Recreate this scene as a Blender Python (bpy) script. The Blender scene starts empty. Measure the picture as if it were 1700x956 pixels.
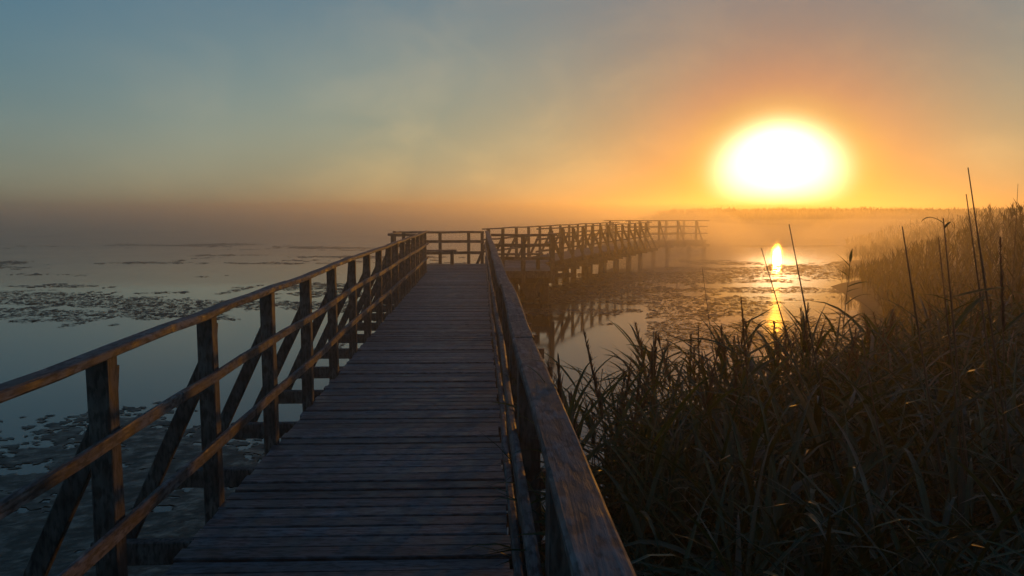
import bpy, bmesh, math, random
import numpy as np
from mathutils import Vector, Matrix, noise

R = math.radians
rnd = random.Random(7)
S = bpy.context.scene
COL = S.collection

# ------------------------------------------------------------------ camera, sky, sun, exposure
W0, H0, FPX = 1700.0, 956.0, 1400.0
CAM_Z = 2.5
PITCH = math.atan(127.0 / FPX)
YAW = R(2.16)
cam_data = bpy.data.cameras.new('camera')
cam_data.sensor_width = 36.0
cam_data.lens = 36.0 * FPX / W0
cam_data.clip_start = 0.05
cam_data.clip_end = 6000
cam = bpy.data.objects.new('camera', cam_data)
COL.objects.link(cam)
cam.location = (0, 0, CAM_Z)
cam.rotation_euler = (math.pi / 2 - PITCH, 0, -YAW)
S.camera = cam
CAM_M = Matrix.Rotation(-YAW, 3, 'Z') @ Matrix.Rotation(math.pi / 2 - PITCH, 3, 'X')

SUN_AZ, SUN_EL = R(19.6), R(3.15)
SUN_DIR = Vector((math.sin(SUN_AZ) * math.cos(SUN_EL), math.cos(SUN_AZ) * math.cos(SUN_EL), math.sin(SUN_EL)))

world = bpy.data.worlds.new('World')
S.world = world
world.use_nodes = True
WN = world.node_tree
for n in list(WN.nodes):
    WN.nodes.remove(n)
WL = WN.links


def wnode(kind, **kw):
    n = WN.nodes.new(kind)
    for k, v in kw.items():
        setattr(n, k, v)
    return n


def wmath(op, a, b=None, c=None, clamp=False):
    n = wnode('ShaderNodeMath', operation=op, use_clamp=clamp)
    for i, v in enumerate((a, b, c)):
        if v is None:
            continue
        if isinstance(v, (int, float)):
            n.inputs[i].default_value = v
        else:
            WL.new(v, n.inputs[i])
    return n.outputs[0]


def wscale(col, fac):
    n = wnode('ShaderNodeVectorMath', operation='SCALE')
    if isinstance(col, tuple):
        n.inputs[0].default_value = col
    else:
        WL.new(col, n.inputs[0])
    if isinstance(fac, (int, float)):
        n.inputs['Scale'].default_value = fac
    else:
        WL.new(fac, n.inputs['Scale'])
    return n.outputs[0]


def wadd(a, b):
    n = wnode('ShaderNodeVectorMath', operation='ADD')
    WL.new(a, n.inputs[0])
    WL.new(b, n.inputs[1])
    return n.outputs[0]


sky = wnode('ShaderNodeTexSky')
sky.sky_type = 'NISHITA'
sky.sun_disc = False
sky.sun_elevation = SUN_EL
sky.sun_rotation = SUN_AZ
sky.altitude = 0
sky.air_density = 1.5
sky.dust_density = 2.0
sky.ozone_density = 6.0
SKY_STRENGTH = 0.042
tc = wnode('ShaderNodeTexCoord')
nrm = wnode('ShaderNodeVectorMath', operation='NORMALIZE')
WL.new(tc.outputs['Generated'], nrm.inputs[0])
D = nrm.outputs[0]
dt = wnode('ShaderNodeVectorMath', operation='DOT_PRODUCT')
WL.new(D, dt.inputs[0])
dt.inputs[1].default_value = SUN_DIR
theta = wmath('ARCCOSINE', wmath('MINIMUM', dt.outputs['Value'], 0.999999))
sep = wnode('ShaderNodeSeparateXYZ')
WL.new(D, sep.inputs[0])
elev = wmath('MAXIMUM', sep.outputs['Z'], 0.0)


def expfall(x, scale):
    return wmath('EXPONENT', wmath('DIVIDE', x, -scale))


def wpow4(x, scale, p):
    return wmath('EXPONENT', wmath('MULTIPLY', wmath('POWER', wmath('DIVIDE', x, scale), p), -1.0))


# the overexposed sun in moist air: white core, yellow rim, orange aureole; above it the clear blue dawn sky, below a warm band of mist
total = wscale(sky.outputs[0], SKY_STRENGTH)
nz = wnode('ShaderNodeTexNoise')
nz.inputs['Scale'].default_value = 2.6
nz.inputs['Detail'].default_value = 3.0
nz.inputs['Roughness'].default_value = 0.5
mp = wnode('ShaderNodeMapping')
mp.inputs['Scale'].default_value = (1.0, 1.0, 2.2)
WL.new(D, mp.inputs[0])
WL.new(mp.outputs[0], nz.inputs['Vector'])
wisp = wmath('MULTIPLY_ADD', nz.outputs['Fac'], 1.7, 0.15)
hi = wmath('MULTIPLY', wmath('SUBTRACT', 1.0, expfall(elev, 0.12)), expfall(elev, 0.42))
clear = wmath('MULTIPLY_ADD', wpow4(theta, 0.28, 1.5), -0.99, 1.0)
total = wadd(total, wscale((0.075, 0.195, 0.300), wmath('MULTIPLY', hi, clear)))
total = wadd(total, wscale((0.004, 0.022, 0.085), wmath('SUBTRACT', 1.0, expfall(elev, 0.35))))
total = wadd(total, wscale((0.028, 0.070, 0.035), wmath('MULTIPLY', expfall(elev, 0.35), clear)))
band = wmath('MULTIPLY', expfall(elev, 0.10), wisp)
total = wadd(total, wscale((0.17, 0.06, 0.0), wmath('MULTIPLY', band, expfall(theta, 0.5))))
total = wadd(total, wscale((0.06, 0.05, 0.05), wmath('MULTIPLY', band, clear)))
clear2 = wmath('MULTIPLY_ADD', wpow4(theta, 0.25, 2.0), -0.95, 1.0)
total = wadd(total, wscale((0.46, 0.42, 0.20), wmath('MULTIPLY', band, wmath('MULTIPLY', expfall(theta, 0.6), clear2))))
hi2 = wmath('MULTIPLY', wmath('SUBTRACT', 1.0, expfall(elev, 0.06)), expfall(elev, 0.14))
total = wadd(total, wscale((0.50, 0.50, 0.17), wmath('MULTIPLY', hi2, wmath('MULTIPLY', wpow4(theta, 0.55, 2.0), clear2))))
# drifting wisps of mist catching the sun
nw = wnode('ShaderNodeTexNoise')
nw.inputs['Scale'].default_value = 6.5
nw.inputs['Detail'].default_value = 5.0
nw.inputs['Roughness'].default_value = 0.5
nw.inputs['Distortion'].default_value = 0.4
mpw = wnode('ShaderNodeMapping')
mpw.inputs['Scale'].default_value = (1.0, 1.0, 1.7)
mpw.inputs['Location'].default_value = (0.35, 0.1, 0.2)
WL.new(D, mpw.inputs[0])
WL.new(mpw.outputs[0], nw.inputs['Vector'])
wsm = wnode('ShaderNodeMapRange', interpolation_type='SMOOTHSTEP')
wsm.inputs['From Min'].default_value = 0.42
wsm.inputs['From Max'].default_value = 0.72
WL.new(nw.outputs['Fac'], wsm.inputs['Value'])
total = wadd(total, wscale((0.50, 0.28, 0.06), wmath('MULTIPLY', wsm.outputs[0], wmath('MULTIPLY', wmath('MULTIPLY', expfall(elev, 0.16), wpow4(theta, 0.5, 2.0)), clear2))))
# the core reads wider than tall through the layered mist
df = wnode('ShaderNodeVectorMath', operation='SUBTRACT')
WL.new(D, df.inputs[0])
df.inputs[1].default_value = (math.sin(SUN_AZ), math.cos(SUN_AZ), math.sin(R(2.4)))
dm = wnode('ShaderNodeVectorMath', operation='MULTIPLY')
WL.new(df.outputs[0], dm.inputs[0])
dm.inputs[1].default_value = (1.0, 1.0, 1.27)
dl = wnode('ShaderNodeVectorMath', operation='LENGTH')
WL.new(dm.outputs[0], dl.inputs[0])
tel = dl.outputs['Value']
total = wadd(total, wscale((0.38, 0.02, 0.0), wpow4(tel, 0.124, 2.4)))
total = wadd(total, wscale((0.0, 0.36, 0.0), wpow4(tel, 0.090, 3.4)))
total = wadd(total, wscale((2.6, 2.2, 1.75), wpow4(tel, 0.066, 4.2)))
total = wadd(total, wscale((40.0, 22.0, 9.0), expfall(theta, 0.010)))
bg = wnode('ShaderNodeBackground')
WL.new(total, bg.inputs['Color'])
bg.inputs['Strength'].default_value = 1.0
wo = wnode('ShaderNodeOutputWorld')
WL.new(bg.outputs[0], wo.inputs['Surface'])
world.cycles.sampling_method = 'MANUAL'
world.cycles.sample_map_resolution = 2048

sun_data = bpy.data.lights.new('sun', 'SUN')
sun_data.energy = 1.15
sun_data.angle = R(0.5)
sun_data.color = (1.0, 0.38, 0.02)
sun = bpy.data.objects.new('sun', sun_data)
COL.objects.link(sun)
sun.location = SUN_DIR * 100
sun.rotation_euler = SUN_DIR.to_track_quat('Z', 'Y').to_euler()

vs = S.view_settings
S.display_settings.display_device = 'sRGB'
vs.view_transform = 'Standard'
vs.look = 'None'
vs.exposure = 0.0
vs.gamma = 1.0
vs.use_curve_mapping = False
S.render.engine = 'CYCLES'
S.cycles.use_denoising = True
S.cycles.max_bounces = 8
S.cycles.volume_bounces = 1
S.cycles.sample_clamp_indirect = 4.0

HAZE_DENSITY = 0.0058
HAZE_TOP = 6.6


# ------------------------------------------------------------------ small helpers
def ray(px, py):
    v = CAM_M @ Vector(((px - W0 / 2) / FPX, -(py - H0 / 2) / FPX, -1.0))
    return v


def at(px, py, Y):
    v = ray(px, py)
    return Vector((0, 0, CAM_Z)) + v * (Y / v.y)


def at_z(px, py, z):
    v = ray(px, py)
    return Vector((0, 0, CAM_Z)) + v * ((z - CAM_Z) / v.z)


class MB:
    def __init__(self):
        self.v, self.f, self.n = [], [], 0

    def add(self, verts, faces):
        o = self.n
        self.v.extend([tuple(p) for p in verts])
        self.f.extend([tuple(i + o for i in f) for f in faces])
        self.n += len(verts)

    def beam(self, p0, p1, w, h, up=(0, 0, 1), c=0.008, seg=1, jit=0.0, r=None):
        """A sawn timber with chamfered edges between two points; w across, h along 'up'."""
        p0, p1 = Vector(p0), Vector(p1)
        t = (p1 - p0).normalized()
        s = t.cross(Vector(up)).normalized()
        u = s.cross(t)
        a, b = w / 2, h / 2
        prof = [(-a + c, -b), (a - c, -b), (a, -b + c), (a, b - c), (a - c, b), (-a + c, b), (-a, b - c), (-a, -b + c)]
        vs_, k = [], len(prof)
        for i in range(seg + 1):
            q = p0.lerp(p1, i / seg)
            for (x, y) in prof:
                jx = jy = 0.0
                if jit and r:
                    jx, jy = r.uniform(-jit, jit), r.uniform(-jit, jit)
                vs_.append(q + s * (x + jx) + u * (y + jy))
        fs = []
        for i in range(seg):
            for j in range(k):
                j2 = (j + 1) % k
                fs.append((i * k + j, i * k + j2, (i + 1) * k + j2, (i + 1) * k + j))
        fs.append(tuple(reversed(range(k))))
        fs.append(tuple(seg * k + j for j in range(k)))
        self.add(vs_, fs)

    def tube(self, pts, radii, sides=6):
        vs_, fs = [], []
        pts = [Vector(p) for p in pts]
        for i, p in enumerate(pts):
            t = (pts[min(i + 1, len(pts) - 1)] - pts[max(i - 1, 0)]).normalized()
            s = t.cross(Vector((0.31, 0.95, 0.02))).normalized()
            u = s.cross(t)
            for j in range(sides):
                an = 2 * math.pi * j / sides
                vs_.append(p + (s * math.cos(an) + u * math.sin(an)) * radii[i])
        for i in range(len(pts) - 1):
            for j in range(sides):
                j2 = (j + 1) % sides
                fs.append((i * sides + j, i * sides + j2, (i + 1) * sides + j2, (i + 1) * sides + j))
        fs.append(tuple(reversed(range(sides))))
        fs.append(tuple((len(pts) - 1) * sides + j for j in range(sides)))
        self.add(vs_, fs)

    def blade(self, base, az, lean, length, width, droop, seg=6, fold=0.25, tw=0.0):
        """A grass leaf: starts 'lean' radians off the vertical towards az and bends over by 'droop'."""
        p = Vector(base)
        hx, hy = math.cos(az), math.sin(az)
        side0 = Vector((-hy, hx, 0))
        vs_, fs = [], []
        st = length / seg
        for i in range(seg + 1):
            k = i / seg
            an = lean + droop * k * k
            d = Vector((hx * math.sin(an), hy * math.sin(an), math.cos(an)))
            nrm_ = Vector((-hx * math.cos(an), -hy * math.cos(an), math.sin(an)))
            wd = width * (0.55 + 0.45 * min(1, k * 4)) * (1 - max(0, (k - 0.35) / 0.65) ** 1.4) * 0.5 + 0.0004
            ca, sa = math.cos(tw * k), math.sin(tw * k)
            sd = side0 * ca + nrm_ * sa
            nn = nrm_ * ca - side0 * sa
            vs_ += [p - sd * wd + nn * wd * fold, p, p + sd * wd + nn * wd * fold]
            p = p + d * st
        for i in range(seg):
            a = i * 3
            fs += [(a, a + 1, a + 4, a + 3), (a + 1, a + 2, a + 5, a + 4)]
        self.add(vs_, fs)

    def mesh(self, name, mat=None, smooth=False):
        me = bpy.data.meshes.new(name)
        me.from_pydata(self.v, [], self.f)
        if smooth:
            me.polygons.foreach_set('use_smooth', [True] * len(me.polygons))
        if mat:
            me.materials.append(mat)
        me.update()
        return me

    def build(self, name, mat, parent=None, smooth=False):
        return link(name, self.mesh(name, mat, smooth), parent)


def link(name, data, parent=None, loc=None):
    o = bpy.data.objects.new(name, data)
    COL.objects.link(o)
    if parent is not None:
        o.parent = parent
    if loc is not None:
        o.location = loc
    return o


def tag(o, label=None, cat=None, group=None, kind=None):
    for k, v in (('label', label), ('category', cat), ('group', group), ('kind', kind)):
        if v:
            o[k] = v
    return o


def empty(name, loc=(0, 0, 0), rz=0.0):
    o = bpy.data.objects.new(name, None)
    o.empty_display_size = 0.2
    COL.objects.link(o)
    o.location = loc
    o.rotation_euler = (0, 0, rz)
    return o


def copy_tree(o, parent=None):
    c = o.copy()
    COL.objects.link(c)
    c.parent = parent
    for ch in list(o.children):
        copy_tree(ch, c)
    return c


# ------------------------------------------------------------------ materials
def new_mat(name):
    m = bpy.data.materials.new(name)
    m.use_nodes = True
    nt = m.node_tree
    return m, nt, nt.nodes['Principled BSDF'], nt.nodes['Material Output']


def ramp(nt, stops, fac):
    n = nt.nodes.new('ShaderNodeValToRGB')
    el = n.color_ramp.elements
    while len(el) < len(stops):
        el.new(0.5)
    for e, (p, c) in zip(el, stops):
        e.position = p
        e.color = (c[0], c[1], c[2], 1) if isinstance(c, tuple) else (c, c, c, 1)
    nt.links.new(fac, n.inputs[0])
    return n.outputs[0]


def mathn(nt, op, a, b=None, clamp=False):
    n = nt.nodes.new('ShaderNodeMath')
    n.operation = op
    n.use_clamp = clamp
    for i, v in enumerate((a, b)):
        if v is None:
            continue
        if isinstance(v, (int, float)):
            n.inputs[i].default_value = v
        else:
            nt.links.new(v, n.inputs[i])
    return n.outputs[0]


def mixc(nt, fac, a, b, mode='MIX'):
    n = nt.nodes.new('ShaderNodeMix')
    n.data_type = 'RGBA'
    n.blend_type = mode
    for sock, v in ((n.inputs[0], fac), (n.inputs[6], a), (n.inputs[7], b)):
        if isinstance(v, (int, float)):
            sock.default_value = v
        elif isinstance(v, tuple):
            sock.default_value = (v[0], v[1], v[2], 1)
        else:
            nt.links.new(v, sock)
    return n.outputs[2]


def wood(name, dark, light, grain_axis, rough=0.75, wear=0.5, bump=0.35, spec=0.35):
    """Weathered timber: stretched grain, blotchy wear, small splits; grain runs along grain_axis (0 x, 1 y, 2 z)."""
    m, nt, bs, out = new_mat(name)
    tcn = nt.nodes.new('ShaderNodeTexCoord')
    geo = nt.nodes.new('ShaderNodeNewGeometry')
    mpn = nt.nodes.new('ShaderNodeMapping')
    sc = [26.0, 26.0, 26.0]
    sc[grain_axis] = 1.6
    mpn.inputs['Scale'].default_value = sc
    nt.links.new(tcn.outputs['Object'], mpn.inputs['Vector'])
    comb = nt.nodes.new('ShaderNodeCombineXYZ')
    off = mathn(nt, 'MULTIPLY', geo.outputs['Random Per Island'], 37.0)
    for i in range(3):
        nt.links.new(off, comb.inputs[i])
    va = nt.nodes.new('ShaderNodeVectorMath')
    nt.links.new(mpn.outputs[0], va.inputs[0])
    nt.links.new(comb.outputs[0], va.inputs[1])
    n1 = nt.nodes.new('ShaderNodeTexNoise')
    n1.inputs['Scale'].default_value = 1.0
    n1.inputs['Detail'].default_value = 6
    n1.inputs['Roughness'].default_value = 0.65
    n1.inputs['Distortion'].default_value = 0.6
    nt.links.new(va.outputs[0], n1.inputs['Vector'])
    n2 = nt.nodes.new('ShaderNodeTexNoise')
    n2.inputs['Scale'].default_value = 7.0
    n2.inputs['Detail'].default_value = 5
    nt.links.new(tcn.outputs['Object'], n2.inputs['Vector'])
    n3 = nt.nodes.new('ShaderNodeTexNoise')
    n3.inputs['Scale'].default_value = 55.0
    n3.inputs['Detail'].default_value = 3
    mp3 = nt.nodes.new('ShaderNodeMapping')
    sc3 = [1.0, 1.0, 1.0]
    sc3[grain_axis] = 0.3
    mp3.inputs['Scale'].default_value = sc3
    nt.links.new(tcn.outputs['Object'], mp3.inputs['Vector'])
    nt.links.new(mp3.outputs[0], n3.inputs['Vector'])
    g = ramp(nt, [(0.3, dark), (0.68, light)], n1.outputs['Fac'])
    blot = ramp(nt, [(0.38, 1.0 - wear), (0.62, 1.25)], n2.outputs['Fac'])
    c = mixc(nt, 1.0, g, blot, 'MULTIPLY')
    spot = ramp(nt, [(0.40, 0.16), (0.53, 1.0)], n3.outputs['Fac'])
    c = mixc(nt, 0.72, c, spot, 'MULTIPLY')
    isl = ramp(nt, [(0.0, 0.6), (1.0, 1.38)], geo.outputs['Random Per Island'])
    c = mixc(nt, 1.0, c, isl, 'MULTIPLY')
    nt.links.new(c, bs.inputs['Base Color'])
    rr = ramp(nt, [(0.35, rough - 0.18), (0.65, min(1, rough + 0.15))], n2.outputs['Fac'])
    nt.links.new(rr, bs.inputs['Roughness'])
    bs.inputs['Specular IOR Level'].default_value = spec
    bp = nt.nodes.new('ShaderNodeBump')
    bp.inputs['Strength'].default_value = bump
    bp.inputs['Distance'].default_value = 0.006
    hsum = mathn(nt, 'ADD', n1.outputs['Fac'], mathn(nt, 'MULTIPLY', n3.outputs['Fac'], 0.5))
    nt.links.new(hsum, bp.inputs['Height'])
    nt.links.new(bp.outputs[0], bs.inputs['Normal'])
    return m


M = {}
M['deck'] = wood('weathered_deck_wood', (0.06, 0.058, 0.058), (0.16, 0.155, 0.155), 0, rough=0.62, wear=0.45, bump=0.5)
M['rail'] = wood('weathered_rail_wood', (0.052, 0.046, 0.043), (0.20, 0.178, 0.165), 1, rough=0.8, wear=0.6, bump=0.7)
M['rail_across'] = wood('weathered_rail_wood_across', (0.06, 0.050, 0.044), (0.20, 0.168, 0.145), 0, rough=0.8, wear=0.6, bump=0.7)
M['post'] = wood('weathered_post_wood', (0.05, 0.042, 0.037), (0.14, 0.118, 0.10), 2, rough=0.82, wear=0.5, bump=0.5)
M['pile'] = wood('wet_pile_wood', (0.035, 0.03, 0.025), (0.10, 0.082, 0.066), 2, rough=0.7, wear=0.5, bump=0.5)


def leaf_mat(name, stops, transl=0.4, rough=0.45, spec=0.4):
    m, nt, bs, out = new_mat(name)
    geo = nt.nodes.new('ShaderNodeNewGeometry')
    c = ramp(nt, stops, geo.outputs['Random Per Island'])
    tcn = nt.nodes.new('ShaderNodeTexCoord')
    n1 = nt.nodes.new('ShaderNodeTexNoise')
    n1.inputs['Scale'].default_value = 14
    nt.links.new(tcn.outputs['Object'], n1.inputs['Vector'])
    c = mixc(nt, 0.8, c, ramp(nt, [(0.3, 0.6), (0.7, 1.25)], n1.outputs['Fac']), 'MULTIPLY')
    nt.links.new(c, bs.inputs['Base Color'])
    bs.inputs['Roughness'].default_value = rough
    bs.inputs['Specular IOR Level'].default_value = spec
    tr = nt.nodes.new('ShaderNodeBsdfTranslucent')
    nt.links.new(c, tr.inputs['Color'])
    mx = nt.nodes.new('ShaderNodeMixShader')
    mx.inputs[0].default_value = transl
    nt.links.new(bs.outputs[0], mx.inputs[1])
    nt.links.new(tr.outputs[0], mx.inputs[2])
    nt.links.new(mx.outputs[0], out.inputs['Surface'])
    return m


GREEN = [(0.0, (0.014, 0.038, 0.012)), (0.5, (0.025, 0.064, 0.019)), (0.86, (0.040, 0.074, 0.022)), (0.93, (0.09, 0.08, 0.036)), (1.0, (0.26, 0.205, 0.125))]
M['leaf'] = leaf_mat('reed_leaf', [(0.0, (0.028, 0.056, 0.016)), (0.6, (0.045, 0.082, 0.022)), (1.0, (0.08, 0.10, 0.032))], 0.42)
M['grass'] = leaf_mat('grass_blade', GREEN, 0.2, 0.42)
M['reedbed'] = leaf_mat('reed_bed', [(0.0, (0.024, 0.026, 0.012)), (0.5, (0.045, 0.042, 0.02)), (1.0, (0.085, 0.066, 0.036))], 0.12, 0.6)
M['stem'] = leaf_mat('reed_stem', [(0.0, (0.06, 0.055, 0.022)), (1.0, (0.12, 0.095, 0.045))], 0.0, 0.5)
M['cane'] = leaf_mat('dry_cane', [(0.0, (0.055, 0.04, 0.024)), (1.0, (0.11, 0.08, 0.05))], 0.0, 0.5)
M['plume'] = leaf_mat('seed_plume', [(0.0, (0.06, 0.038, 0.03)), (1.0, (0.15, 0.10, 0.075))], 0.3, 0.8)
M['weed'] = leaf_mat('floating_leaf', [(0.0, (0.025, 0.027, 0.018)), (0.6, (0.045, 0.043, 0.028)), (1.0, (0.08, 0.068, 0.043))], 0.05, 0.6, 0.2)


def water_mat():
    m, nt, bs, out = new_mat('lake_water')
    bs.inputs['Base Color'].default_value = (0.010, 0.013, 0.012, 1)
    bs.inputs['IOR'].default_value = 1.333
    bs.inputs['Specular IOR Level'].default_value = 0.6
    tcn = nt.nodes.new('ShaderNodeTexCoord')
    n1 = nt.nodes.new('ShaderNodeTexNoise')
    n1.inputs['Scale'].default_value = 2.2
    n1.inputs['Detail'].default_value = 4
    nt.links.new(tcn.outputs['Object'], n1.inputs['Vector'])
    n2 = nt.nodes.new('ShaderNodeTexNoise')
    n2.inputs['Scale'].default_value = 0.06
    n2.inputs['Detail'].default_value = 3
    nt.links.new(tcn.outputs['Object'], n2.inputs['Vector'])
    rough = ramp(nt, [(0.42, 0.015), (0.62, 0.11)], n2.outputs['Fac'])
    nt.links.new(rough, bs.inputs['Roughness'])
    bp = nt.nodes.new('ShaderNodeBump')
    bp.inputs['Distance'].default_value = 0.003
    # a light breeze ruffles the water on the right of the walkway; the left lies calm
    sx = nt.nodes.new('ShaderNodeSeparateXYZ')
    nt.links.new(tcn.outputs['Object'], sx.inputs[0])
    mr = nt.nodes.new('ShaderNodeMapRange')
    mr.inputs['From Min'].default_value = 1.5
    mr.inputs['From Max'].default_value = 8.0
    mr.inputs['To Min'].default_value = 0.12
    mr.inputs['To Max'].default_value = 1.0
    nt.links.new(sx.outputs['X'], mr.inputs['Value'])
    nt.links.new(mathn(nt, 'MULTIPLY', mr.outputs[0], ramp(nt, [(0.36, 0.45), (0.60, 1.0)], n2.outputs['Fac'])), bp.inputs['Strength'])
    nt.links.new(n1.outputs['Fac'], bp.inputs['Height'])
    nt.links.new(bp.outputs[0], bs.inputs['Normal'])
    return m


def soil_mat():
    m, nt, bs, out = new_mat('marsh_soil')
    tcn = nt.nodes.new('ShaderNodeTexCoord')
    n1 = nt.nodes.new('ShaderNodeTexNoise')
    n1.inputs['Scale'].default_value = 6
    n1.inputs['Detail'].default_value = 6
    nt.links.new(tcn.outputs['Object'], n1.inputs['Vector'])
    nt.links.new(ramp(nt, [(0.3, (0.02, 0.017, 0.011)), (0.7, (0.055, 0.05, 0.028))], n1.outputs['Fac']), bs.inputs['Base Color'])
    bs.inputs['Roughness'].default_value = 0.95
    return m


def algae_mat_material():
    m, nt, bs, out = new_mat('pondweed_skin')
    tcn = nt.nodes.new('ShaderNodeTexCoord')
    n1 = nt.nodes.new('ShaderNodeTexNoise')
    n1.inputs['Scale'].default_value = 5.0
    n1.inputs['Detail'].default_value = 8
    n1.inputs['Roughness'].default_value = 0.7
    nt.links.new(tcn.outputs['Object'], n1.inputs['Vector'])
    nt.links.new(ramp(nt, [(0.32, (0.016, 0.018, 0.012)), (0.55, (0.034, 0.034, 0.021)), (0.72, (0.075, 0.068, 0.046))], n1.outputs['Fac']), bs.inputs['Base Color'])
    nt.links.new(ramp(nt, [(0.4, 0.35), (0.6, 0.75)], n1.outputs['Fac']), bs.inputs['Roughness'])
    bs.inputs['Specular IOR Level'].default_value = 0.3
    bp = nt.nodes.new('ShaderNodeBump')
    bp.inputs['Strength'].default_value = 0.6
    bp.inputs['Distance'].default_value = 0.01
    nt.links.new(n1.outputs['Fac'], bp.inputs['Height'])
    nt.links.new(bp.outputs[0], bs.inputs['Normal'])
    return m


M['algae'] = algae_mat_material()
M['water'] = water_mat()
M['soil'] = soil_mat()

# ------------------------------------------------------------------ water, marsh ground, haze
EXT = 700.0
mb = MB()
mb.add([(-EXT, -EXT, 0), (EXT, -EXT, 0), (EXT, EXT, 0), (-EXT, EXT, 0)], [(0, 1, 2, 3)])
tag(mb.build('water', M['water']), kind='structure')

SHORE = [(0.30, -12), (0.30, 1.8), (0.33, 3.3), (0.55, 4.0), (1.0, 4.7), (1.7, 5.3), (2.7, 5.9), (3.9, 7.2), (5.6, 10.5), (8.6, 18), (10.6, 22.5), (12.0, 28), (16.6, 33), (17.4, 40), (24, 48), (25.4, 58), (37, 80), (40, 96), (26, 107), (22, 116), (30, 135), (70, 150), (200, 160), (400, 180), (400, -12)]


def in_poly(x, y, poly=SHORE):
    c = False
    j = len(poly) - 1
    for i in range(len(poly)):
        xi, yi = poly[i]
        xj, yj = poly[j]
        if (yi > y) != (yj > y) and x < (xj - xi) * (y - yi) / (yj - yi) + xi:
            c = not c
        j = i
    return c


def shore_dist(x, y):
    best = 1e9
    for i in range(len(SHORE) - 1):
        (x0, y0), (x1, y1) = SHORE[i], SHORE[i + 1]
        dx, dy = x1 - x0, y1 - y0
        t = max(0, min(1, ((x - x0) * dx + (y - y0) * dy) / (dx * dx + dy * dy)))
        best = min(best, math.hypot(x - x0 - t * dx, y - y0 - t * dy))
    return best if in_poly(x, y) else -best


def ground_z(x, y):
    d = shore_dist(x, y)
    return max(-0.5, min(0.32, 0.02 + d * 0.10)) + 0.05 * noise.noise((x * 0.9, y * 0.9, 0)) * (1 if d > 0.4 else 0)


def axis(lo, hi, near, fine, grow):
    a, v, st = [], near, fine
    while v < hi:
        a.append(v)
        st *= grow
        v += st
    a.append(hi)
    b, v, st = [], near - fine, fine
    while v > lo:
        b.append(v)
        st *= grow
        v -= st
    b.append(lo)
    return sorted(set(b + a))


xs = axis(-1.0, 405, 2.0, 0.25, 1.06)
ys = axis(-14, 190, 4.0, 0.25, 1.05)
mb = MB()
gv, gf = [], []
for y in ys:
    for x in xs:
        gv.append((x, y, ground_z(x, y)))
nx = len(xs)
for j in range(len(ys) - 1):
    for i in range(nx - 1):
        a = j * nx + i
        if max(gv[a][2], gv[a + 1][2], gv[a + nx][2], gv[a + nx + 1][2]) > -0.45:
            gf.append((a, a + 1, a + nx + 1, a + nx))
mb.add(gv, gf)
tag(mb.build('ground', M['soil'], smooth=True), kind='structure')

hb = MB()
E2, z0, z1 = EXT + 20, -1.6, HAZE_TOP
hb.add([(-E2, -E2, z0), (E2, -E2, z0), (E2, E2, z0), (-E2, E2, z0), (-E2, -E2, z1), (E2, -E2, z1), (E2, E2, z1), (-E2, E2, z1)],
       [(3, 2, 1, 0), (4, 5, 6, 7), (0, 1, 5, 4), (1, 2, 6, 5), (2, 3, 7, 6), (3, 0, 4, 7)])


def vol_mat(name, density, col, g):
    m = bpy.data.materials.new(name)
    m.use_nodes = True
    nt = m.node_tree
    for n in list(nt.nodes):
        nt.nodes.remove(n)
    o = nt.nodes.new('ShaderNodeOutputMaterial')
    v = nt.nodes.new('ShaderNodeVolumePrincipled')
    v.inputs['Color'].default_value = (*col, 1)
    v.inputs['Density'].default_value = density
    v.inputs['Anisotropy'].default_value = g
    nt.links.new(v.outputs[0], o.inputs['Volume'])
    return m


haze = hb.build('haze', vol_mat('haze_air', HAZE_DENSITY, (0.95, 0.89, 0.74), 0.76))
tag(haze, kind='stuff')



def mist(name, x, y, rx, ry, rz, density):
    bm = bmesh.new()
    bmesh.ops.create_icosphere(bm, subdivisions=4, radius=1.0)
    for v in bm.verts:
        k = 1.0 + 0.22 * noise.noise(v.co * 1.7 + Vector((x, y, 0)))
        v.co = Vector((v.co.x * rx * k, v.co.y * ry * k, max(-0.02, v.co.z) * rz * k + 0.03))
    me = bpy.data.meshes.new(name)
    bm.to_mesh(me)
    bm.free()
    me.materials.append(vol_mat('mist_air', density, (0.95, 0.89, 0.76), 0.70))
    o = link(name, me, None, (x, y, 0))
    tag(o, kind='stuff')


for args in ((6.5, 44, 7, 11, 1.5, 0.035), (18.5, 36, 4.5, 8, 2.6, 0.045), (-34, 88, 75, 58, 2.6, 0.020), (30, 82, 40, 24, 1.8, 0.022), (8.8, 42, 4, 4.5, 2.6, 0.05), (11.4, 46, 5.0, 5.5, 2.9, 0.065), (11.0, 47, 3.6, 4.5, 2.4, 0.07), (52, 92, 45, 9, 2.7, 0.03), (0, 120, 110, 40, 3.6, 0.015), (8.5, 31, 5, 11, 0.9, 0.022)):
    mist('mist', *args)

# ------------------------------------------------------------------ wooden walkway
DECK = 0.87            # height of the deck above the water
RAIL_H = 1.10
SPACING = 1.3


def post_mesh(side, variant, down=0.36, height=RAIL_H):
    """A square post standing at the deck edge; origin at deck level on its deck-side face. side = outward direction (+1/-1)."""
    r = random.Random(100 + variant + side)
    lean = r.uniform(-0.008, 0.008)
    mb = MB()
    mb.beam((side * 0.043, 0, -down), (side * 0.043 + lean, r.uniform(-0.006, 0.006), height - 0.037), 0.086, 0.10, up=(0, 1, 0), c=0.007, seg=4, jit=0.0022, r=r)
    return mb.mesh('post', M['post'])


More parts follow.
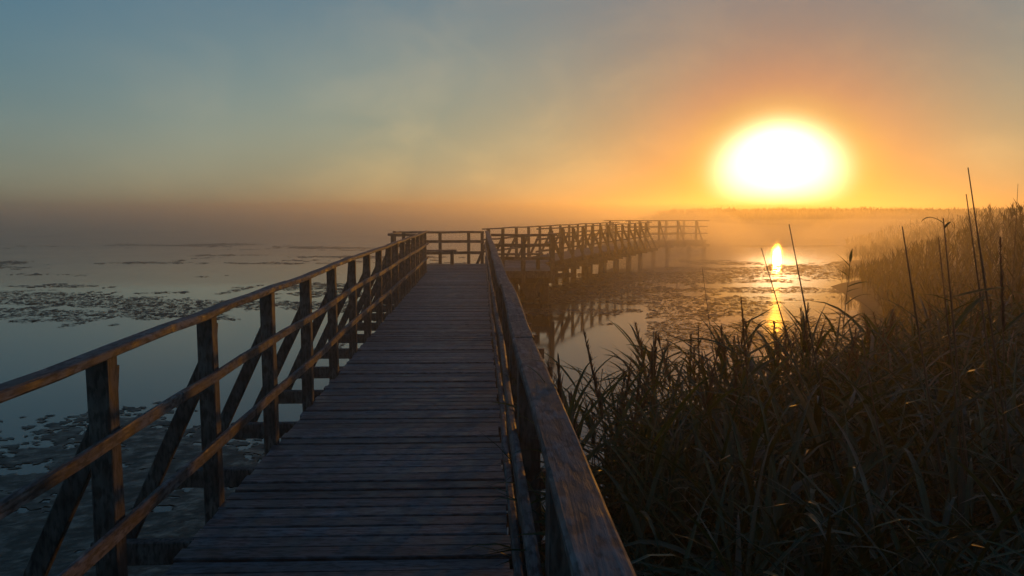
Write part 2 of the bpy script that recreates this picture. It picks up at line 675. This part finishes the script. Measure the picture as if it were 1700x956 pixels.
def brace_mesh(side, variant):
    r = random.Random(300 + variant + side)
    mb = MB()
    y = 0.076
    mb.beam((side * 0.60, y, -0.30), (side * 0.075, y, 0.80), 0.045, 0.085, up=(side * 1, 0, 0.47), c=0.006, seg=3, jit=0.002, r=r)
    mb.beam((side * 0.075, y, 0.785), (side * 0.056, y, RAIL_H - 0.09), 0.043, 0.082, up=(side, 0, 0), c=0.006)
    return mb.mesh('brace', M['post'])


def outrigger_mesh(side, variant):
    mb = MB()
    mb.beam((-side * 0.25, -0.092, -0.235), (side * 0.68, -0.092, -0.235), 0.07, 0.13, c=0.007)
    return mb.mesh('outrigger', M['post'])


POSTM = {(s, v): post_mesh(s, v) for s in (-1, 1) for v in range(3)}
BRACEM = {(s, v): brace_mesh(s, v) for s in (-1, 1) for v in range(3)}
OUTM = {(s, 0): outrigger_mesh(s, 0) for s in (-1, 1)}


def add_post(root, x, y, side, i, brace=True, rz=0.0):
    p = link('post', POSTM[(side, i % 3)], root, (x, y, DECK))
    p.rotation_euler = (0, rnd.uniform(-0.006, 0.006), rz + rnd.uniform(-0.03, 0.03))
    if brace:
        link('brace', BRACEM[(side, i % 3)], p)
        link('outrigger', OUTM[(side, 0)], p)
    return p


def sag(y, x):
    return 0.018 * noise.noise((y * 0.55, x * 3.1, 4.2)) + 0.008 * noise.noise((y * 1.7, x * 2.0, 1.2))


def rail_run(root, name, x, ya, yb, z, w, h, step, jit=0.002, off=0.0):
    """A straight run of rail boards butted end to end, each board its own part, following the slight waviness of the posts."""
    y = ya + off
    brk = [ya]
    while y < yb - 0.4:
        if y > ya + 0.4:
            brk.append(y)
        y += step
    brk.append(yb)
    for a, b in zip(brk[:-1], brk[1:]):
        r = random.Random(int(a * 100) + int(x * 77))
        mb = MB()
        n = max(2, int((b - a) / 0.45))
        dx = r.uniform(-0.004, 0.004)
        pts = [Vector((x + dx + sag(a + (b - a) * k / n + 40, x) * 0.6, a + 0.003 + (b - a - 0.006) * k / n, z + sag(a + (b - a) * k / n, x))) for k in range(n + 1)]
        prof_beam(mb, pts, w, h, 0.007, jit, r)
        mb.build(name, M['rail'], root)


def prof_beam(mb, pts, w, h, c, jit, r):
    a, b = w / 2, h / 2
    prof = [(-a + c, -b), (a - c, -b), (a, -b + c), (a, b - c), (a - c, b), (-a + c, b), (-a, b - c), (-a, -b + c)]
    k, vs_, fs = 8, [], []
    for i, p in enumerate(pts):
        t = (pts[min(i + 1, len(pts) - 1)] - pts[max(i - 1, 0)]).normalized()
        s = t.cross(Vector((0, 0, 1))).normalized()
        u = s.cross(t)
        for (x, y) in prof:
            vs_.append(p + s * (x + r.uniform(-jit, jit)) + u * (y + r.uniform(-jit, jit)))
    for i in range(len(pts) - 1):
        for j in range(k):
            j2 = (j + 1) % k
            fs.append((i * k + j, i * k + j2, (i + 1) * k + j2, (i + 1) * k + j))
    fs.append(tuple(reversed(range(k))))
    fs.append(tuple((len(pts) - 1) * k + j for j in range(k)))
    mb.add(vs_, fs)


def planks(root, x0, x1, ya, yb, pitch=0.143, seed=1):
    r = random.Random(seed)
    mb = MB()
    n = int((yb - ya) / pitch)
    pitch = (yb - ya) / n
    for i in range(n):
        y = ya + (i + 0.5) * pitch
        gap = r.uniform(0.011, 0.023)
        dz = r.uniform(-0.006, 0.006)
        rot = r.uniform(-0.004, 0.004) * (x1 - x0) * 0.5
        e0, e1 = r.uniform(-0.012, 0.02), r.uniform(-0.02, 0.015)
        mb.beam((x0 + e0, y - rot, DECK - 0.02 + dz + r.uniform(-0.002, 0.002)), (x1 + e1, y + rot, DECK - 0.02 + dz), pitch - gap, 0.04, c=0.006, seg=5, jit=0.0014, r=r)
    return mb.build('deck', M['deck'], root)


def piles(root, xs_, ys_, xbeam, seed):
    r = random.Random(seed)
    for y in ys_:
        mb = MB()
        mb.beam((xbeam[0], y, DECK - 0.04 - 0.16 - 0.085), (xbeam[1], y, DECK - 0.04 - 0.16 - 0.085), 0.14, 0.17, c=0.008)
        mb.build('cap_beam', M['pile'], root)
        for x in xs_:
            mb = MB()
            zt = DECK - 0.04 - 0.16 - 0.17
            lx, ly = r.uniform(-0.05, 0.05), r.uniform(-0.05, 0.05)
            mb.tube([(x + lx, y + ly, -1.2), (x + lx * 0.5, y + ly * 0.5, -0.1), (x, y, zt)], [0.13, 0.125, 0.115], 14)
            mb.build('pile', M['pile'], root, smooth=False)


def stringers(root, xs_, ya, yb):
    for x in xs_:
        mb = MB()
        mb.beam((x, ya, DECK - 0.04 - 0.08), (x, yb, DECK - 0.04 - 0.08), 0.08, 0.16, c=0.006)
        mb.build('stringer', M['post'], root)


def walkway(name, loc, rz, x0, x1, ya, yb, left_posts, right_posts, label, left=(None, None), right=(None, None), seed=1, joint=(0, 0), braces=True):
    root = empty(name, loc, rz)
    tag(root, label, 'boardwalk')
    planks(root, x0, x1, ya, yb, seed=seed)
    stringers(root, (x0 + 0.14, (x0 + x1) / 2, x1 - 0.14), ya + 0.02, yb - 0.02)
    for i, y in enumerate(left_posts):
        add_post(root, x0 - 0.003, y, -1, i, braces)
    for i, y in enumerate(right_posts):
        add_post(root, x1 + 0.003, y, 1, i + 1, braces)
    for side, x, (a, b), jo in ((-1, x0, left, joint[0]), (1, x1, right, joint[1])):
        a = ya if a is None else a
        b = yb if b is None else b
        rail_run(root, 'handrail', x + side * 0.035, a, b, DECK + RAIL_H - 0.019, 0.076 if side < 0 else 0.090, 0.038, 2 * SPACING, off=jo)
        rail_run(root, 'middle_rail', x - side * 0.018, a, b, DECK + 0.75, 0.030, 0.055, 2 * SPACING, off=jo + 0.03)
        rail_run(root, 'lower_rail', x - side * 0.018, a, b, DECK + 0.375, 0.030, 0.060, 2 * SPACING, off=jo + 1.31)
    return root


XL, XR = -1.447, 0.150
lp = [2.06 + SPACING * k - 2.6 for k in range(19)]
near = walkway('boardwalk', (0, 0, 0), 0, XL, XR, -2.0, 23.2, lp, [y - 0.12 for y in lp],
               'long straight weathered wooden boardwalk leading from the foreground out to the platform', left=(-2.0, 23.4), right=(-2.0, 23.4), seed=3,
               joint=(5.36 - 5.2 + 0.6, 3.95 - 1.0))
piles(near, (XL + 0.2, XR - 0.2), [0.5 + 2.6 * k for k in range(9)], (XL - 0.1, XR + 0.1), 5)

# viewing platform at the bend
PX0, PX1, PY0, PY1 = -2.45, 2.05, 23.2, 26.4
plat = empty('viewing_platform', (0, 0, 0))
tag(plat, 'railed wooden platform on thick piles at the bend of the boardwalk', 'platform')
planks(plat, PX0, PX1, PY0 + 0.004, PY1, seed=9)
for y in (PY0 + 0.1, (PY0 + PY1) / 2, PY1 - 0.1):
    mb = MB()
    mb.beam((PX0 + 0.03, y, DECK - 0.12), (PX1 - 0.03, y, DECK - 0.12), 0.08, 0.16)
    mb.build('joist', M['post'], plat)
mb = MB()
mb.beam((PX0, PY1 + 0.035, DECK - 0.1), (PX1, PY1 + 0.035, DECK - 0.1), 0.05, 0.2)
mb.build('fascia', M['post'], plat)
mb = MB()
mb.beam((XR + 0.2, PY0 - 0.035, DECK - 0.1), (PX1, PY0 - 0.035, DECK - 0.1), 0.05, 0.2)
mb.build('fascia', M['post'], plat)


def cross_rail(root, xa, xb, y, side, ends=(0, 0)):
    for nm, z, w, h, o in (('handrail', DECK + 1.02 - 0.034, 0.092, 0.068, 0.035), ('middle_rail', DECK + 0.70, 0.045, 0.09, -0.028), ('lower_rail', DECK + 0.34, 0.045, 0.09, -0.028)):
        mb = MB()
        r = random.Random(int(xa * 31 + y * 7 + z * 100))
        n = 4
        pts = [Vector((xa + (xb - xa) * k / n, y + side * o, z + 0.012 * r.uniform(-1, 1))) for k in range(n + 1)]
        prof_beam(mb, pts, w, h, 0.006, 0.001, r)
        mb.build(nm, M['rail_across'], root)


def cross_post(root, x, y, side, i, brace=False, thick=1.0):
    p = link('post', POSTM[(1, i % 3)], root, (x, y, DECK))
    p.rotation_euler = (0, 0, math.pi / 2 * side)
    p.scale = (thick, thick, 0.93)
    if brace:
        link('brace', BRACEM[(1, i % 3)], p)
    return p


cross_rail(plat, PX0, 0.12, PY1, 1)
for i, x in enumerate((PX0 + 0.06, -1.25, -0.36, 0.06)):
    cross_post(plat, x, PY1 + 0.003, 1, i)
cross_rail(plat, PX0, XL - 0.16, PY0, -1)
cross_post(plat, PX0 + 0.06, PY0 - 0.003, -1, 1)
cross_rail(plat, XR + 0.14, PX1, PY0, -1)
for i, x in enumerate((0.62, 1.18, PX1 - 0.06)):
    cross_post(plat, x, PY0 - 0.003, -1, i, thick=1.25 if x > 1 else 1.0)
for x, sd in ((PX0, -1), (PX1, 1)):
    rail_run(plat, 'handrail', x + sd * 0.035, PY0 + 0.06, (PY1 if sd < 0 else 25.4) - 0.06, DECK + 1.02 - 0.034, 0.092, 0.068, 9)
    rail_run(plat, 'middle_rail', x - sd * 0.028, PY0 + 0.06, (PY1 if sd < 0 else 25.4) - 0.06, DECK + 0.70, 0.045, 0.09, 9)
    rail_run(plat, 'lower_rail', x - sd * 0.028, PY0 + 0.06, (PY1 if sd < 0 else 25.4) - 0.06, DECK + 0.34, 0.045, 0.09, 9)
    add_post(plat, x, 24.7, sd, 2, brace=True)
piles(plat, (PX0 + 0.3, -1.0, 0.45, 0.95, 1.35, 1.8), [PY0 + 0.25, PY1 - 0.3], (PX0 + 0.05, PX1 - 0.02), 8)
for (xa, xb) in ((1.15, 1.72), (1.7, 1.05)):
    mb = MB()
    mb.beam((xa, PY0 + 0.12, -0.5), (xb, PY0 + 0.12, DECK - 0.2), 0.16, 0.16, up=(0, 1, 0))
    mb.build('diagonal_strut', M['pile'], plat)


# benches on the platform
def bench(loc, rz, length, label, table=False):
    b = empty('bench', loc, rz)
    tag(b, label, 'bench')
    mb = MB()
    for k in range(3):
        mb.beam((-length / 2, -0.13 + 0.13 * k, 0.435), (length / 2, -0.13 + 0.13 * k, 0.435), 0.115, 0.04, c=0.006)
    mb.build('seat', M['rail_across'], b)
    for sx in (-1, 1):
        mb = MB()
        x = sx * (length / 2 - 0.14)
        mb.beam((x, 0, 0.0), (x, 0, 0.37), 0.11, 0.09, up=(0, 1, 0))
        mb.beam((x, -0.19, 0.39), (x, 0.19, 0.39), 0.08, 0.045)
        mb.build('leg', M['post'], b)
    return b


bench((-1.45, 25.95, DECK), 0.0, 1.45, 'long low wooden bench along the far railing, left of the boardwalk')
bench((1.02, 23.75, DECK), 0.0, 1.5, 'short wooden bench behind the right handrail on the platform')

# second leg running away to the right, then the last stretch vanishing in the mist
A2 = math.atan2(7.1, 17.2)
L2 = math.hypot(7.1, 17.2)
posts2 = [0.5 + SPACING * k for k in range(14)]
leg2 = walkway('boardwalk', (0.12, 26.42, 0), -A2, 0.0, 1.6, -0.25, L2, posts2, [y - 0.3 + 0.2 for y in posts2[1:]],
               'middle stretch of boardwalk behind the platform, angled right towards the sunrise', left=(0.0, L2), right=(0.4, L2), seed=21)
piles(leg2, (0.2, 1.4), [1.6 + 2.6 * k for k in range(7)], (-0.1, 1.7), 15)
c2, s2 = math.cos(A2), math.sin(A2)
end = Vector((0.12 + s2 * L2, 26.42 + c2 * L2, 0))
A3 = R(62)
L3 = 5.7
posts3 = [0.4 + SPACING * k for k in range(5)]
leg3 = walkway('boardwalk', (end.x - 0.15, end.y + 0.55, 0), -A3, -0.9, 0.9, 0.0, L3, posts3, [y + 0.5 for y in posts3[:-1]],
               'farthest stretch of boardwalk, fading into the golden mist below the sun', seed=31)
leg3.location.z = 0.06
piles(leg3, (-0.6, 0.6), [0.5 + 2.6 * k for k in range(3)], (-1.0, 1.0), 25)

# ------------------------------------------------------------------ floating leaves on the lake
def weed_field():
    r = np.random.default_rng(5)
    V, F, n = [], [], 0

    def put(x, y, rad, tilt):
        nonlocal n
        k = 6
        a0 = r.uniform(0, 6.28)
        st = r.uniform(0.25, 0.9)
        rad *= math.exp(r.normal(0, 0.4))
        ca, sa = math.cos(a0), math.sin(a0)
        tx, ty = r.normal(0, tilt), r.normal(0, tilt)
        zc = r.uniform(0.006, 0.014)
        for j in range(k):
            a = 6.283 * j / k
            rr = rad * r.uniform(0.55, 1.2)
            u, v = rr * math.cos(a), rr * math.sin(a) * st
            px, py = u * ca - v * sa, u * sa + v * ca
            V.append((x + px, y + py, max(0.003, zc + px * tx + py * ty)))
        F.append(tuple(range(n, n + k)))
        n += k

    def dens(x, y):
        a = noise.noise((x * 0.055 + 3.3, y * 0.13, 0.4))
        b = noise.noise((x * 0.22, y * 0.5 + 9, 2.2))
        c = noise.noise((x * 1.6, y * 1.3, 5.0))
        return a * 1.0 + b * 0.65 + c * 0.35

    cnt = 0
    for _ in range(420000):
        d = 2.5 + 72 * r.random() ** 1.55
        ang = r.uniform(-0.72, 0.62)
        x, y = d * math.tan(ang), d
        if XL - 0.1 < x < XR + 0.1 and y < 26:
            continue
        if in_poly(x, y):
            continue
        v = dens(x, y)
        th = 0.16
        if x < 0:
            if y < 9.6:
                th = 0.05
            elif y < 13:
                th = 0.36
            else:
                th = 0.06
        else:
            th = (0.30 if x < 0.2 * y and y < 24 else (-0.16 if x > 0.22 * y else -0.08)) if y < 50 else 0.1
            if 9.0 < y < 15 and x < 6:
                th = 0.22
            if y < 9:
                th = 0.0
        th += max(0.0, y - 34) * 0.016
        if v < th:
            continue
        put(x, y, (0.007 + 0.0016 * d) * r.uniform(0.5, 1.5), 0.06)
        cnt += 1
        if cnt > 120000:
            break
    me = bpy.data.meshes.new('floating_leaves')
    me.from_pydata(V, [], F)
    me.materials.append(M['weed'])
    o = link('floating_leaves', me)
    tag(o, 'scattered mats of floating leaves on the lake surface', 'water plants', kind='stuff')


weed_field()


def algae_mat():
    """A ragged skin of pondweed on the still water close by on the left, broken by small openings."""
    mb = MB()
    r = random.Random(8)
    c = 0.05
    x0, y0, nx_, ny_ = -9.5, 2.2, int(8.0 / c), int(9.2 / c)
    idx, vs_, fs = {}, [], []

    def vid(i, j):
        if (i, j) not in idx:
            idx[(i, j)] = len(vs_)
            vs_.append((x0 + (i + r.uniform(-0.45, 0.45)) * c, y0 + (j + r.uniform(-0.45, 0.45)) * c, 0.004 + r.uniform(0, 0.004)))
        return idx[(i, j)]

    for j in range(ny_):
        y = y0 + j * c
        for i in range(nx_):
            x = x0 + i * c
            v = 0.9 * noise.noise((x * 0.35, y * 0.5, 7)) + 0.6 * noise.noise((x * 1.6, y * 1.9, 3)) + 0.55 * noise.noise((x * 6.5, y * 6.5, 1)) + r.uniform(-0.15, 0.15)
            if v > -0.66 + max(0.0, y - 7.2) * 0.36:
                fs.append((vid(i, j), vid(i + 1, j), vid(i + 1, j + 1), vid(i, j + 1)))
    mb.add(vs_, fs)
    tag(mb.build('algae_mat', M['algae']), 'murky broken skin of pondweed on the water beside the left railing', 'water plants', kind='stuff')


algae_mat()


# ------------------------------------------------------------------ tall grass mass and reed beds
def grass_mass():
    r = random.Random(11)
    mb = MB()
    n = 0
    while n < 3000:
        Y = 0.2 + 7.2 * r.random()
        X = 0.3 + 5.2 * r.random()
        sd = shore_dist(X, Y)
        if sd < 0.02 or X > 0.75 * Y + 1.0:
            continue
        z = ground_z(X, Y)
        top = 1.54 + 0.16 * noise.noise((X * 0.8, Y * 0.8, 3)) + r.uniform(-0.28, 0.12)
        top *= min(1.0, 0.84 + sd * 0.3)
        az = r.uniform(0, 6.283)
        lean = r.uniform(0.0, 0.16)
        mb.blade((X, Y, z), az, lean, (top - z) * 1.02, 0.009, r.uniform(0.0, 0.25), seg=4, fold=0.6)
        hx, hy = math.cos(az) * math.sin(lean), math.sin(az) * math.sin(lean)
        for j in range(6):
            t = 0.45 + 0.55 * r.random() ** 0.7
            q = (X + hx * (top - z) * t, Y + hy * (top - z) * t, z + (top - z) * t * 0.98)
            mb.blade(q, r.uniform(0, 6.283), r.uniform(0.3, 1.15), r.uniform(0.22, 0.68), r.uniform(0.010, 0.027), r.uniform(0.4, 1.9), seg=7, fold=0.3, tw=r.uniform(-1.2, 1.2))
        n += 1
    o = mb.build('tall_grass', M['grass'])
    tag(o, 'dense dark mass of tall bent grass beside the handrail', 'tall grass', kind='stuff')


grass_mass()


def reed_bed(name, label, n, region, h0, h1, wide, seed, leafn=4, plume=0.4, hvar=0.12):
    r = random.Random(seed)
    mb = MB()
    k = 0
    tries = 0
    while k < n and tries < n * 30:
        tries += 1
        X, Y, hk = region(r)
        sd = shore_dist(X, Y)
        if sd < 0.1:
            continue
        z = ground_z(X, Y)
        h = hk * r.uniform(h0, h1) * min(1, 0.6 + sd * 0.12) * (1 + hvar * noise.noise((X * 0.45, Y * 0.45, 1)))
        az = r.uniform(0, 6.283)
        mb.blade((X, Y, z), az, r.uniform(0, 0.08), h, wide * 0.6, r.uniform(0, 0.3), seg=3, fold=0.5)
        for _ in range(leafn):
            t = r.uniform(0.3, 0.98)
            mb.blade((X, Y, z + h * t), r.uniform(0, 6.283), r.uniform(0.25, 0.9), r.uniform(0.3, 0.6), wide, r.uniform(0.4, 1.5), seg=3, fold=0.3)
        if r.random() < plume:
            for _ in range(3):
                mb.blade((X, Y, z + h * 0.96), r.uniform(0, 6.283), r.uniform(0.1, 0.5), r.uniform(0.18, 0.3), wide * 1.6, 0.7, seg=2, fold=0.4)
        k += 1
    o = mb.build(name, M['reedbed'])
    tag(o, label, 'reed bed', kind='stuff')


def reg_right(r):
    Y = 7 + 55 * r.random() ** 1.7
    t = r.random() ** 1.5
    X0 = Y * 0.43
    return X0 + t * (6 + Y * 0.6), Y, 0.25 + 0.75 * min(1.0, t * 4.5)


def reg_far(r):
    t = r.random()
    X = 20 + 90 * t ** 1.2
    Y = 98 + 26 * r.random() ** 1.3 + t * 8
    return X, Y, 1.0


reed_bed('reed_bed', 'tall misty reed bed on the right bank', 5200, reg_right, 1.55, 2.1, 0.03, 21, 6, 0.3, 0.3)
reed_bed('distant_reed_bed', 'faint reed bed across the water under the sun', 7000, reg_far, 2.3, 2.4, 0.12, 22, 5, 0.02, 0.16)


# ------------------------------------------------------------------ individual reeds
def reed(name, label, group, base, height, az, bend, nleaf, leaf_len, plume, seed, stem_r=0.0045, leaf_w=0.02, leaf_from=0.25):
    r = random.Random(seed)
    root = empty(name, base, az)
    tag(root, label, 'reed', group)
    pts, N = [], 9
    p = Vector((0, 0, -0.05))
    for i in range(N + 1):
        k = i / N
        pts.append(p.copy())
        an = bend * (0.3 + 0.7 * k)
        p = p + Vector((math.sin(an), 0.06 * math.sin(i), math.cos(an))) * (height / N)
    mb = MB()
    mb.tube(pts, [stem_r * (1.0 - 0.65 * i / N) for i in range(N + 1)], 6)
    mb.build('stem', M['stem'], root, smooth=True)
    if nleaf:
        mb = MB()
        for j in range(nleaf):
            k = leaf_from + (0.97 - leaf_from) * (j + r.uniform(0.1, 0.6)) / nleaf
            i = min(N - 1, int(k * N))
            q = pts[i].lerp(pts[i + 1], k * N - i)
            a = (0 if j % 2 else math.pi) + r.uniform(-0.9, 0.9)
            mb.blade(q, a, r.uniform(0.55, 1.15), leaf_len * r.uniform(0.7, 1.25) * (1.1 - 0.4 * abs(k - 0.6)), leaf_w * r.uniform(0.8, 1.2), r.uniform(0.3, 1.25), seg=8, fold=0.35, tw=r.uniform(-0.8, 0.8))
        mb.build('leaves', M['leaf'], root)
    if plume:
        mb = MB()
        q0, q1 = pts[-2], pts[-1]
        tdir = (q1 - q0).normalized()
        for j in range(46):
            k = r.random()
            q = q0.lerp(q1 + tdir * plume * 0.25, k)
            mb.blade(q, r.uniform(-0.9, 0.9) + (math.pi if r.random() < 0.25 else 0), bend + r.uniform(0.05, 0.45), plume * (0.75 - 0.5 * k) * r.uniform(0.6, 1.1), 0.005, r.uniform(0.2, 0.8), seg=3, fold=0.5)
        mb.build('seed_head', M['plume'], root)
    return root


G1 = 'leafy reeds standing in the grass in front of the water'
protos = []
for i in range(7):
    protos.append(reed('leafy_reed', 'leafy green reed rising from the grass', G1, (0, 0, 0), 1.45 + 0.12 * (i % 3), 0, 0.10 + 0.05 * (i % 4), 10 + i % 4, 0.25, 0.12 if i % 2 == 0 else 0, 500 + i, leaf_w=0.0135, leaf_from=0.5))

spots = []
rr = random.Random(77)
# px of the tip, py of the tip, distance
for i in range(135):
    px = 960 + 620 * rr.random()
    base_y = 600 if px < 1000 else 560
    edge = {0: 610, 1: 565, 2: 545, 3: 535, 4: 540, 5: 545, 6: 520}[int((px - 960) // 100)]
    py = edge + 85 * rr.random() - 22
    Y = 2.9 + (px - 960) / 620 * 2.0 + rr.uniform(-0.3, 1.3)
    spots.append((px, py, Y))
used = 0
for i, (px, py, Y) in enumerate(spots):
    tip = at(px, py, Y)
    src = protos[i % 7]
    if shore_dist(tip.x, tip.y) < -0.05:
        continue
    o = src if used < 7 and src.location.length == 0 else copy_tree(src)
    gz = max(0.0, ground_z(tip.x, tip.y))
    h0 = 1.45 + 0.12 * (i % 7 % 3)
    s = max(0.45, (tip.z - gz) / (h0 * 0.97))
    o.location = (tip.x, tip.y, gz)
    o.scale = (min(1.1, s + 0.15), min(1.1, s + 0.15), s)
    o.rotation_euler = (rr.uniform(-0.1, 0.1), rr.uniform(-0.1, 0.1), rr.uniform(0, 6.283))
    if px < 1060:
        o['label'] = 'leafy reed at the left end of the grass, beside the handrail'
        o['group'] = 'leafy reeds beside the handrail'
    elif px < 1330:
        o['label'] = 'leafy reed dark against the pale water in the middle'
        o['group'] = 'leafy reeds against the pale water'
    else:
        o['label'] = 'leafy reed at the right, in front of the misty bank'
        o['group'] = 'leafy reeds in front of the misty bank'
    used += 1


# tall bare canes traced as real stalks standing in the grass: tip, mid, foot in picture terms give height, lean and reach
def cane(label, tip, foot, Y, rad, bow=0.0, leaf=None, hook=False, head=False, name='dry_cane', mat='cane'):
    b = at(foot[0], foot[1], Y)
    t = at(tip[0], tip[1], Y + 0.05)
    d = (t - b)
    # carry the stalk on down to the ground along the same lean
    gz = max(0.0, ground_z(b.x, b.y)) - 0.04
    ext = (b.z - gz) / d.z
    b2 = b - d * ext * 0.8
    b2.z = gz
    root = empty(name, b2)
    tag(root, label, 'reed')
    pts = []
    for i in range(15):
        k = i / 14
        q = b2.lerp(t, k)
        q.x += bow * math.sin(math.pi * k)
        pts.append(q - b2)
    mb = MB()
    rads = [rad * (1.0 - 0.8 * (i / 14)) * (1.25 if i % 3 == 0 and i < 13 else 1.0) for i in range(15)]
    mb.tube(pts, rads, 7)
    mb.build('stem', M[mat], root, smooth=True)
    r = random.Random(int(tip[0]))
    if leaf:
        mb = MB()
        for (k, az, ln, wd, lean, dr) in leaf:
            i = min(13, int(k * 14))
            mb.blade(pts[i].lerp(pts[i + 1], k * 14 - i), az, lean, ln, wd, dr, seg=9, fold=0.3, tw=r.uniform(-0.4, 0.4))
        mb.build('leaves', M['leaf'], root)
    if head:
        mb = MB()
        q0, q1 = pts[-3], pts[-1]
        for j in range(90):
            k = r.random()
            mb.blade(q0.lerp(q1, k), r.uniform(0, 6.283), r.uniform(0.05, 0.35), head * (0.55 - 0.3 * k), 0.005, r.uniform(0.1, 0.5), seg=3, fold=0.5)
        mb.build('seed_head', M['plume'], root)
    return root


PI = math.pi
cane('thin bare reed stalk alone against the pale water, nearest the boardwalk', (1166, 446), (1192, 610), 4.0, 0.0055)
cane('bare leaning stalk ending just left of the sun reflection', (1264, 412), (1352, 650), 3.2, 0.0075, -0.01)
cane('tall bare leaning stalk crossing just right of the sun reflection', (1310, 372), (1400, 720), 3.0, 0.0085, -0.02)
cane('tall bare stalk leaning left before the mist, between sun and right bank', (1498, 376), (1572, 720), 2.8, 0.0095, -0.02)
cane('tallest thin cane, its tip rising highest into the orange sky', (1607, 278), (1662, 610), 2.8, 0.009, 0.01)
cane('straight cane just left of and shorter than the tallest one', (1604, 322), (1640, 520), 2.9, 0.0085, -0.005)
cane('cane with a hooked drooping top leaf before the misty bank', (1566, 362), (1602, 690), 2.75, 0.009, 0.006,
     leaf=[(0.992, PI, 0.09, 0.012, 1.0, 1.9), (0.985, 0.4, 0.05, 0.010, 0.8, 1.0), (0.885, 0.1, 0.22, 0.02, 1.35, 0.25), (0.88, PI, 0.12, 0.015, 1.2, 0.6), (0.84, 0.5, 0.3, 0.02, 0.9, 1.2)])
cane('short cane standing tight against the one with the hooked leaf', (1558, 394), (1590, 640), 2.8, 0.0075, 0.003)
cane('stalk with a slim reddish brown seed head at the right edge', (1660, 400), (1670, 620), 2.8, 0.0055, 0.004, head=0.09, name='seeding_reed',
     leaf=[(0.86, 0.3, 0.2, 0.016, 0.9, 1.0), (0.8, 2.9, 0.24, 0.018, 0.9, 1.2)])
cane('stubby dark cane with a broken top in the middle of the grass', (1428, 545), (1474, 760), 2.7, 0.008, 0.0)
cane('thin faint stalk above the misty bank at the far right edge', (1690, 305), (1684, 420), 6.5, 0.008, 0.0)
cane('pale reed with two tufts of curved leaves left of the mist bank', (1412, 430), (1394, 580), 3.6, 0.0055, 0.0, name='leafy_reed', mat='stem',
     leaf=[(0.995, 0.6, 0.06, 0.013, 0.15, 0.3), (0.985, PI, 0.085, 0.015, 0.75, 0.3), (0.965, PI - .2, 0.07, 0.014, 0.9, 0.5), (0.945, 0.1, 0.11, 0.016, 1.25, 0.5), (0.935, 0.3, 0.08, 0.014, 1.3, 0.2), (0.91, 0.0, 0.13, 0.015, 0.9, 1.2), (0.88, PI, 0.12, 0.014, 0.8, 0.9), (0.865, 0.2, 0.14, 0.016, 0.8, 1.1), (0.83, PI, 0.16, 0.016, 0.8, 0.8)])
cane('reed with dark seed head and two broad spreading leaves against the glitter', (1230, 495), (1244, 640), 3.0, 0.005, 0.0, head=0.06, name='seeding_reed', mat='stem',
     leaf=[(0.955, 0.1, 0.14, 0.016, 1.15, -0.3), (0.95, 2.9, 0.06, 0.014, 1.2, 0.2), (0.90, 0.2, 0.22, 0.022, 1.15, 0.4), (0.895, 3.0, 0.24, 0.026, 1.0, 1.0), (0.86, 0.5, 0.2, 0.022, 1.0, 0.9), (0.82, PI, 0.2, 0.018, 0.8, 0.8)])
cane('feathery plumed reed leaning left at the left end of the grass', (970, 556), (1004, 700), 2.9, 0.005, 0.01, head=0.10, name='seeding_reed', mat='stem',
     leaf=[(0.93, 3.0, 0.24, 0.015, 1.25, 0.3), (0.915, 0.1, 0.14, 0.012, 1.0, 0.5), (0.86, 3.2, 0.22, 0.018, 1.35, 0.1), (0.84, 0.2, 0.2, 0.016, 1.1, 0.3), (0.80, 3.0, 0.26, 0.016, 1.15, 0.5), (0.76, 0.1, 0.2, 0.016, 1.0, 0.6)])
cane('slim upright reed with narrow spike between the plume and the thin stalk', (1159, 540), (1162, 640), 3.6, 0.0045, 0.0, head=0.05, name='seeding_reed', mat='stem',
     leaf=[(0.955, 0.6, 0.06, 0.010, 0.6, 0.2), (0.94, 2.6, 0.08, 0.010, 0.7, 0.2), (0.9, 0.3, 0.14, 0.012, 0.8, 0.4)])
print('faces', sum(len(m.polygons) for m in bpy.data.meshes))
